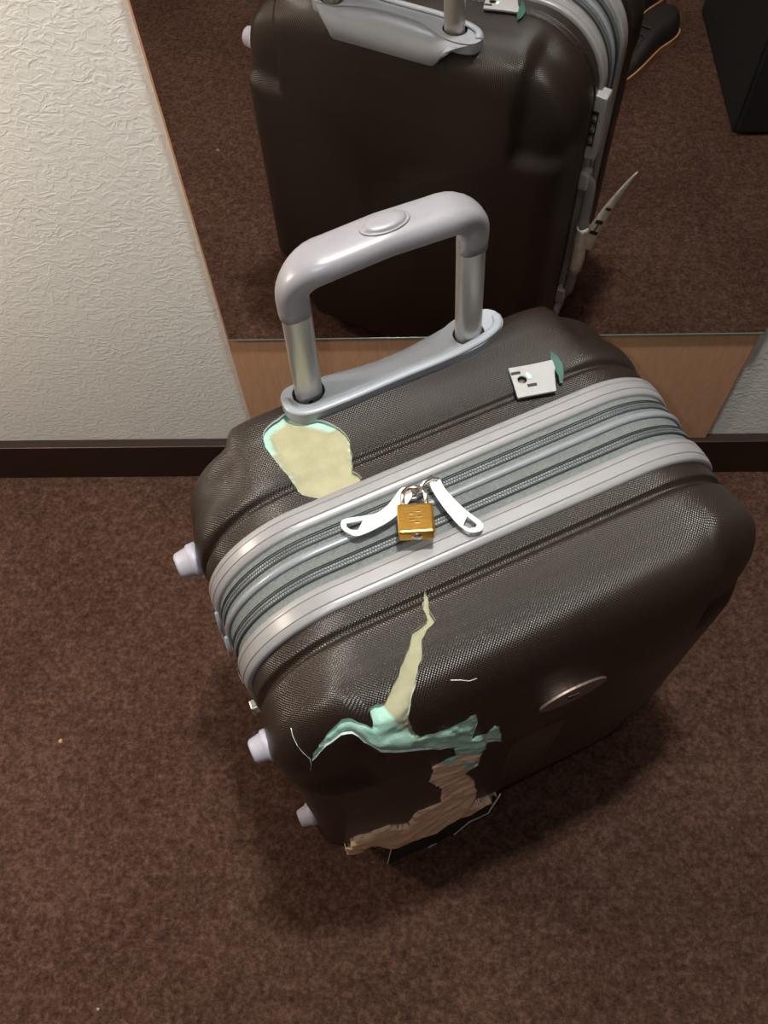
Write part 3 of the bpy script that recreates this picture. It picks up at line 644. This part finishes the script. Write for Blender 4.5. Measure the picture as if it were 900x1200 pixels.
    for a_, b_ in zip(rings, rings[1:]):
        for j in range(32): bm.faces.new((a_[j], a_[(j+1) % 32], b_[(j+1) % 32], b_[j]))
    bm.faces.new(rings[-1]); bm.faces.new(rings[0]); from_bm('release_button', bm, HANDLE, gp, smooth=True)
    # torn white plate with keyhole near the back rim and the teal tear beside it
    hole = [(.0955+.0042*math.cos(2*PI*i/16), .0660+.0042*math.sin(2*PI*i/16)) for i in range(16)]
    pl = plate('torn_plate', [(.0905, .0825), (.110, .0775), (.1303, .0735), (.1285, .0650), (.1255, .0610), (.1165, .0425), (.0826, .0505)], .6215, .6240, WHITEP, S, holes=[hole], bevel=.0004)
    for (x, y, ang) in ((.0935, .0745, -.25), (.1005, .0570, -.25)):
        bm = bmesh.new(); Mx = Matrix.Translation((x, y, .6242)) @ Matrix.Rotation(ang, 4, 'Z')
        bm_box(bm, (-.0042, -.0014, -.0003), (.0042, .0014, .0003), Mx); from_bm('slot_mark', bm, ZIPD, pl)
    lathe('dark_screw', [(.0040, 0), (.0038, .001), (.0015, .0014)], Matrix.Translation((.0955, .0660, .6185)), BADGE, pl, n=16)
    bm = bmesh.new(); bmesh.ops.create_icosphere(bm, subdivisions=2, radius=1, matrix=Matrix.Translation((.1025, .0670, .6243)) @ Matrix.Diagonal((.0025, .0042, .0012, 1)))
    from_bm('glue_blob', bm, mottled('pale_glue', (.55, .75, .72), .3), pl, smooth=True)
    leaf = [(.1345, .0850), (.1375, .076), (.1370, .066), (.1330, .0570), (.1265, .0480), (.1245, .0500), (.1272, .0570), (.1275, .0650), (.1290, .0740)]
    plate('teal_tear', leaf, .6195, .6222, TEAL, S, bevel=.0004)
    # sliders and pulls on the back zip
    for (uc, ang, tilt) in ((-.045, -.25, 0), (-.021, .1, 0)):
        sld = thing_part('zip_slider', S)
        Mx = Matrix.Translation(P(uc, -.0035, .6245)) @ Matrix.Rotation(ang, 4, 'Z')
        bm = bmesh.new(); bm_box(bm, (-.0065, -.0045, -.003), (.0065, .0045, .001), Mx); from_bm('slider_body', bm, METAL, sld, bevel=.0015)
        tube('slider_bridge', [Mx @ Vector((-.0055+.011*i/8, 0, .001+.005*math.sin(PI*i/8))) for i in range(9)], .0016, METAL, sld, n=8, up=Vector((0, 1, 0)))
        if uc > -.04:
            tube('slider_link', [P(-.019, -.004, .630), P(-.024, -.006, .6345), P(-.032, -.004, .6355), P(-.038, .000, .633)], .0021, METAL, sld, n=8)
        if uc < -.04:
            o_ = [(-.0600, .0040), (-.0500, .0090), (-.0445, .0060), (-.0450, -.0010), (-.0530, -.0065), (-.0700, -.0125), (-.0975, -.0140), (-.1055, -.0080), (-.1085, -.0010), (-.1065, .0040), (-.1010, .0048), (-.0800, -.0010), (-.0680, .0005)]
            h_ = [(-.1035, .0010), (-.0900, -.0025), (-.0975, -.0090), (-.1020, -.0065), (-.1045, -.0025)]
            zf = lambda x, y: .004*sstep(x, -.075, -.045)
        else:
            o_ = [(-.0265, .0040), (-.0215, .0075), (-.0175, .0035), (-.0175, -.0080), (-.0115, -.0280), (-.0050, -.0440), (-.0045, -.0490), (-.0085, -.0525), (-.0170, -.0500), (-.0215, -.0420), (-.0240, -.0320), (-.0275, -.0080)]
            h_ = [(-.0125, -.0360), (-.0085, -.0460), (-.0110, -.0480), (-.0160, -.0465), (-.0190, -.0420)]
            zf = lambda x, y: .003*sstep(y, -.03, .0)
        plate('zip_pull', [tuple(p[:2]) for p in catmull([Vector((x, y, 0)) for x, y in o_], 4)], .6265, .6283, PULLM, sld, holes=[h_], bevel=.0005, zf=zf)
    # badge on the front face
    c = surf_at('front', *TR.get('badge', (.027, .20)))
    # feet on the left side
    for vv, ww, fk in ((-.090, .505, 1), (-.090, .165, 1), (.108, .520, .85), (.108, .175, .85)):
        if True:
            Mx = Matrix.Translation(P(-.2300, vv, ww)) @ Matrix.Rotation(-PI/2, 4, 'Y') @ Matrix.Scale(fk, 4)
            f_ = lathe('side_foot', [(.0165, -.004), (.0165, .004), (.0155, .0055), (.0145, .006), (.0125, .017), (.0105, .019), (.0095, .0195), (.0085, .0185)], Mx, FOOT, S)
    # wheels
    for su in (-1, 1):
        for vv in (-.105, .115):
            cst = thing_part('caster', S)
            box('fork', (su*.165-.013, -vv-.012, .030), (su*.165+.013, -vv+.012, .052), BLACKP, cst, bevel=.003)
            lathe('wheel', [(.010, -.009), (.019, -.008), (.020, -.004), (.020, .004), (.019, .008), (.010, .009)], Matrix.Translation(P(su*.165, vv, .020)) @ Matrix.Rotation(PI/2, 4, 'X'), BLACKP, cst, n=24)
    # badge: oval dull plate with a small emblem
    Bp = c[0]; nn = c[1]
    xax = Vector((1, 0, 0)); xax = (xax-nn*xax.dot(nn)).normalized(); yax = nn.cross(xax)
    Mx = Matrix((xax, yax, nn)).transposed().to_4x4(); Mx.translation = Bp
    bd = plate('badge', [(.034*math.cos(2*PI*i/36), .0150*math.sin(2*PI*i/36)) for i in range(36)], -.002, .0022, BADGE, S, bevel=.001, M=Mx)
    bm = bmesh.new()
    bm_box(bm, (-.0045, -.003, .0022), (.0045, .003, .0030), Mx); bm_box(bm, (-.006, .0005, .0022), (-.003, .0045, .0032), Mx); bm_box(bm, (.001, -.005, .0022), (.006, -.001, .0032), Mx)
    from_bm('badge_emblem', bm, BLACKP, bd)
    # right side: combination lock and carrying handle (seen in the mirror)
    lk = thing_part('combination_lock', S)
    hs = [(-.0045+.0035*0, 0)]
    Mx = Matrix(((1, 0, 0), (0, 0, 1), (0, 1, 0))).to_4x4()     # plate x -> u, plate y -> w, thickness towards the back
    outl = catmull([Vector(p) for p in ((.2215, .442, 0), (.227, .435, 0), (.244, .435, 0), (.2500, .442, 0), (.2500, .518, 0), (.244, .527, 0), (.227, .527, 0), (.2215, .520, 0))], 4)
    slot = [(.2335, .450), (.2425, .450), (.2425, .506), (.2335, .506)]
    plate('lock_housing', [tuple(p[:2]) for p in outl], .028, .049, WHITEP, lk, holes=[slot], bevel=.003, M=Mx)
    box('lock_slot', (.2336, .028, .4505), (.2424, .044, .5055), BLACKP, lk)
    for k in range(3):
        lathe('number_dial', [(.0055, -.003), (.0065, -.0022), (.0065, .0022), (.0055, .003)], Matrix.Translation((.2380, .0440, .462+.016*k)) @ Matrix.Rotation(PI/2, 4, 'Y'), METAL, lk, n=10, smooth=False)
    hd = thing_part('carry_handle', S)
    arc = [P(.236, -.040, .397), P(.246, -.040, .392), P(.250, -.040, .375), P(.251, -.040, .280), P(.250, -.040, .190), P(.246, -.040, .172), P(.236, -.040, .166)]
    tube('handle_strap', catmull(arc, 5, False), 1, mottled('grey_rubber', (.20, .20, .20), .5), hd, prof=circle(12, .0085, .0045), up=Vector((0, 1, 0)))
    for z in (.395, .166):
        box('handle_mount', (.230, .031, z-.014), (.2475, .050, z+.014), WHITEP, hd, bevel=.003)
    box('right_foot', (.230, .030, .110), (.243, .050, .136), FOOT, S, bevel=.004)
    # shard of shell hanging under the broken lower corner
    if 'shard' in TR:
        top_, low_ = TR['shard']
        vs = []; n = len(low_)
        for p in top_: vs.append(Vector(p))
        for p in low_: vs.append(Vector(p))
        fs = [(i, i+1, n+i+1, n+i) for i in range(n-1)]
        o = pydata('broken_shard', vs, fs, [DARKIN, FRACT], S)
        sm = o.modifiers.new('thickness', 'SOLIDIFY'); sm.thickness = .0020; sm.offset = 0; sm.material_offset_rim = 1
        o['label'] = 'dark broken strip of shell with a pale snapped edge and a painted glint'
        tube('snapped_edge_glint', [Vector(p)+Vector((0, -.001, .001)) for p in low_], .0009, FRACT, o, n=6)  # pale tube paints the glint along the broken lower edge
        for nm, pts in (('stress_mark', TR['scratch1']), ('stress_mark', TR['scratch2'])):
            tube(nm, pts, .00035, FRACT, S, n=5)
    return S
def bpy_smooth(o):
    for p in o.data.polygons: p.use_smooth = True
    e = o.modifiers.new('e', 'EDGE_SPLIT'); e.split_angle = .9
def thing_part(name, parent):
    o = bpy.data.objects.new(name, None); col.objects.link(o); o.parent = parent; o.empty_display_size = .02; return o
def surf_at(which, u, w):
    """point and normal on the big face at local (u, w)"""
    best = None
    for i in range(0, 400):
        a = ALEN*i/400
        for j in range(0, 40):
            b = SH[which]['B']*(.35+.65*j/39)
            p = surf(which, a, b); d = (p.x-u)**2+(p.z-w)**2
            if best is None or d < best[0]: best = (d, a, b, p)
    _, a, b, p = best
    q = surf(which, a, b, .001)
    return p, (q-p).normalized()
if not globals().get('BAKING'):
    CASE = build_suitcase()
    CIM = CASE_M.inverted()

    # ------------------------------------------------------------ padlock, resting on the zips
    PL = thing('padlock', 'small brass padlock joining the two white zip pulls on top of the suitcase', 'padlock', (.0020, -.4325, .6385))
    PL.rotation_euler = (math.radians(-8), 0, math.radians(3))
    bm = bmesh.new(); bm_box(bm, (-.0145, -.0145, -.006), (.0145, .0145, .006)); bd = from_bm('lock_body', bm, BRASS, PL, bevel=.0022, seg=3)
    for (x, y) in ((-.004, .004), (.002, .006), (.003, .001), (-.003, -.002), (.001, -.005)):
        bm = bmesh.new(); bm_box(bm, (x-.0022, y-.0006, .0058), (x+.0022, y+.0006, .0064)); from_bm('stamped_mark', bm, STEEL, bd)
    pts = [(-.0095, .013, 0), (-.0095, .022, .001)] + [(-.0095*math.cos(PI*i/10), .024+.0085*math.sin(PI*i/10), .0025) for i in range(11)] + [(.0095, .022, .001), (.0095, .013, 0)]
    tube('shackle', pts, .0019, STEEL, PL, n=10, up=Vector((0, 0, 1)))
    lathe('key_plug', [(.004, 0), (.004, .0006), (.002, .0008)], Matrix.Translation((0, -.0146, 0)) @ Matrix.Rotation(PI/2, 4, 'X'), STEEL, PL, n=16)

    # ------------------------------------------------------------ luggage tag looped on the side handle
    LT = thing('luggage_tag', 'crumpled pale airline tag looped round the side handle of the suitcase', 'tag', tuple(CASE_M @ Vector((.2520, .041, .282))), TH)
    def ribbon(name, pts, wd, material, parent, wdir):
        vs = []
        for p in pts: vs += [Vector(p)-Vector(wdir)*wd/2, Vector(p)+Vector(wdir)*wd/2]
        fs = [(2*i, 2*i+1, 2*i+3, 2*i+2) for i in range(len(pts)-1)]
        o = pydata(name, vs, fs, material, parent, smooth=True); o.modifiers.new('t', 'SOLIDIFY').thickness = .0006; return o
    # crumpled sleeve round the lower part of the handle, its long tail sticking out towards the room
    bm = bmesh.new(); rings = []
    for k in range(9):
        z = .030-.0105*k; t_ = k/8; ring = []
        for i in range(20):
            an = 2*PI*i/20; w_ = 1+.12*noise.noise(Vector((math.cos(an)*2, math.sin(an)*2, z*160)))+.05*math.sin(k*2.4+an)
            rx, ry = (.0095+.001*t_)*w_, (.0185-.004*t_)*w_
            ring.append(bm.verts.new((rx*math.cos(an)+.001, ry*math.sin(an)-.002, z+.010*math.sin(an)*(1-t_)+.002*math.sin(3*an+k))))
        rings.append(ring)
    for a_, b_ in zip(rings, rings[1:]):
        for j in range(20): bm.faces.new((a_[j], a_[(j+1) % 20], b_[(j+1) % 20], b_[j]))
    sl_ = from_bm('tag_sleeve', bm, TAGM, LT, smooth=True); sl_.modifiers.new('t', 'SOLIDIFY').thickness = .0008
    tl = catmull([(.011, -.004, -.015), (.017, -.006, .015), (.025, -.008, .048), (.037, -.010, .090), (.054, -.012, .138)], 5, False)
    wds = [.024*(1-i/(len(tl)-1))**.7+.001 for i in range(len(tl))]
    vs = []
    for p, wd in zip(tl, wds):
        wv_ = Vector((-.90, .35, .30)).normalized(); vs += [p-wv_*wd*.3, p+wv_*wd*.7]
    tb = pydata('tag_tail', vs, [(2*i, 2*i+1, 2*i+3, 2*i+2) for i in range(len(tl)-1)], TAGM, LT, smooth=True); tb.modifiers.new('t', 'SOLIDIFY').thickness = .0006
    # printed letter H and a bar on the tail, on both faces
    for side in (-1, 1):
        for (f0, f1, g0, g1) in ((.26, .31, .10, .72), (.42, .47, .16, .80), (.29, .45, .40, .50), (.60, .63, .15, .75)):
            def tp_(f, g):
                i = f*(len(tl)-1); k = min(int(i), len(tl)-2); q = i-k
                lo_ = vs[2*k].lerp(vs[2*k+2], q); hi_ = vs[2*k+1].lerp(vs[2*k+3], q); return lo_.lerp(hi_, g)
            q4 = [tp_(f0, g0), tp_(f1, g0), tp_(f1, g1), tp_(f0, g1)]
            nn_ = (q4[1]-q4[0]).cross(q4[3]-q4[0]).normalized()
            pm = pydata('printed_mark', [p+nn_*side*.0008 for p in q4], [(0, 1, 2, 3)], TAGI, tb)
            pm.modifiers.new('t', 'SOLIDIFY').thickness = .0003

    # ------------------------------------------------------------ objects in the room behind the camera, seen in the mirror
    def shoe(name, label, loc, rz, mirror=1):
        s = thing(name, label, 'shoe', loc, rz, 'shoes of the photographer')
        base = [(-.045, 0), (-.040, .04), (-.036, .10), (-.044, .17), (-.046, .21), (-.034, .255), (-.008, .280), (.020, .270), (.042, .235), (.050, .19), (.046, .13), (.038, .07), (.040, .02), (.030, -.012), (0, -.024), (-.032, -.014)]
        o2 = [(p[0]*mirror, p[1]) for p in catmull([Vector((x, y, 0)) for x, y in base], 3)]
        plate('sole', o2, 0, .016, SOLE, s, bevel=.003)
        plate('welt', [(x*1.02, y*1.01) for x, y in o2], .016, .021, SOLE, s, bevel=.001)
        # upper: rings from the sole up
        bm = bmesh.new(); rings = []
        def top(y): return .040+.022*sstep(.16-y, -.06, .10)
        for k in range(8):
            t_ = k/7; ring = []
            for (x, y) in o2:
                yy = y*(1-.06*t_)+.006*t_; h_ = .019+(top(yy)-.019)*math.sin(t_*PI/2)
                sh = 1-.55*t_**2.2
                ring.append(bm.verts.new((x*.95*sh, (yy-.1)*(.97 if yy < .1 else 1-.30*t_**2)+.1 - (.0), h_)))
            rings.append(ring)
        n = len(o2)
        for a_, b_ in zip(rings, rings[1:]):
            for j in range(n): bm.faces.new((a_[j], a_[(j+1) % n], b_[(j+1) % n], b_[j]))
        bm.faces.new(rings[-1]); bm.faces.new(rings[0])
        from_bm('upper', bm, SHOEM, s, smooth=True)
        for k in range(4):
            y = .085+.025*k; z = top(y)+.001
            tube('lace', [(-.022, y, z-.006), (-.010, y+.003, z), (.010, y-.003, z), (.022, y, z-.006)], .0022, LACE, s, n=6)
        return s
    shoe('shoe', 'dark shoe with tan sole, the nearer one reflected beside the suitcase', (.563, -1.132, 0), math.radians(45), 1)
    shoe('shoe', 'dark shoe with tan sole, at the top edge of the mirror view', (.554, -1.268, 0), math.radians(45), 1)

    CB = thing('cabinet', 'black cabinet on the carpet reflected at the right edge of the mirror', 'cabinet', (.963, -1.012, 0))
    box('cabinet_body', (-.305, -.20, .0), (.32, .20, .62), CABM, CB, bevel=.002)
    box('cabinet_top', (-.31, -.205, .62), (.325, .205, .64), CABM, CB, bevel=.002)
    dr = box('cabinet_door', (-.30, .2001, .01), (-.002, .212, .61), CABM, CB, bevel=.001)
    box('cabinet_door', (.002, .2001, .01), (.315, .212, .61), CABM, CB, bevel=.001)
    SLP = thing('slipper_stand_in', 'made-up peach cloth toe standing in for a fingertip at the bottom left corner', 'slipper_stand_in', (-.560, -.836, 0), math.radians(-95))  # made-up object on the carpet, stands in for a fingertip near the lens
    so = catmull([Vector(p) for p in ((-.042, -.20, 0), (-.045, -.05, 0), (-.040, .01, 0), (-.022, .042, 0), (.0, .050, 0), (.022, .042, 0), (.040, .01, 0), (.040, -.08, 0), (.036, -.20, 0), (0, -.22, 0))], 4)
    so = [tuple(p[:2]) for p in so]
    plate('stand_in_sole', so, 0, .012, SLIP, SLP, bevel=.003)
    bm = bmesh.new(); rings = []
    for k in range(7):
        t_ = k/6*PI/2; ring = []
        for i in range(24):
            an = PI*i/23; ring.append(bm.verts.new((.041*math.cos(an)*(1 if k == 0 else math.cos(t_*.98)**.6), -.06+(.108*math.sin(an))*math.cos(t_*.95)**.6, .012+.040*math.sin(t_))))
        rings.append(ring)
    for a_, b_ in zip(rings, rings[1:]):
        for j in range(23): bm.faces.new((a_[j], a_[j+1], b_[j+1], b_[j]))
    ou = from_bm('stand_in_upper', bm, SLIP, SLP, smooth=True); ou.modifiers.new('t', 'SOLIDIFY').thickness = .003
    for (x, y, r_, lb) in ((-.508, -.455, .003, 'tiny orange crumb on the carpet left of the suitcase'), (-.40, -.79, .002, 'tiny pale speck on the carpet near the bottom left corner')):
        bm = bmesh.new(); bmesh.ops.create_icosphere(bm, subdivisions=2, radius=r_)
        for v_ in bm.verts: v_.co *= 1+.3*noise.noise(v_.co*400)
        o = from_bm('crumb', bm, CRUMB if r_ > .0025 else WHITEP); o.location = (x, y, r_*.8); tag(o, lb, 'crumb')
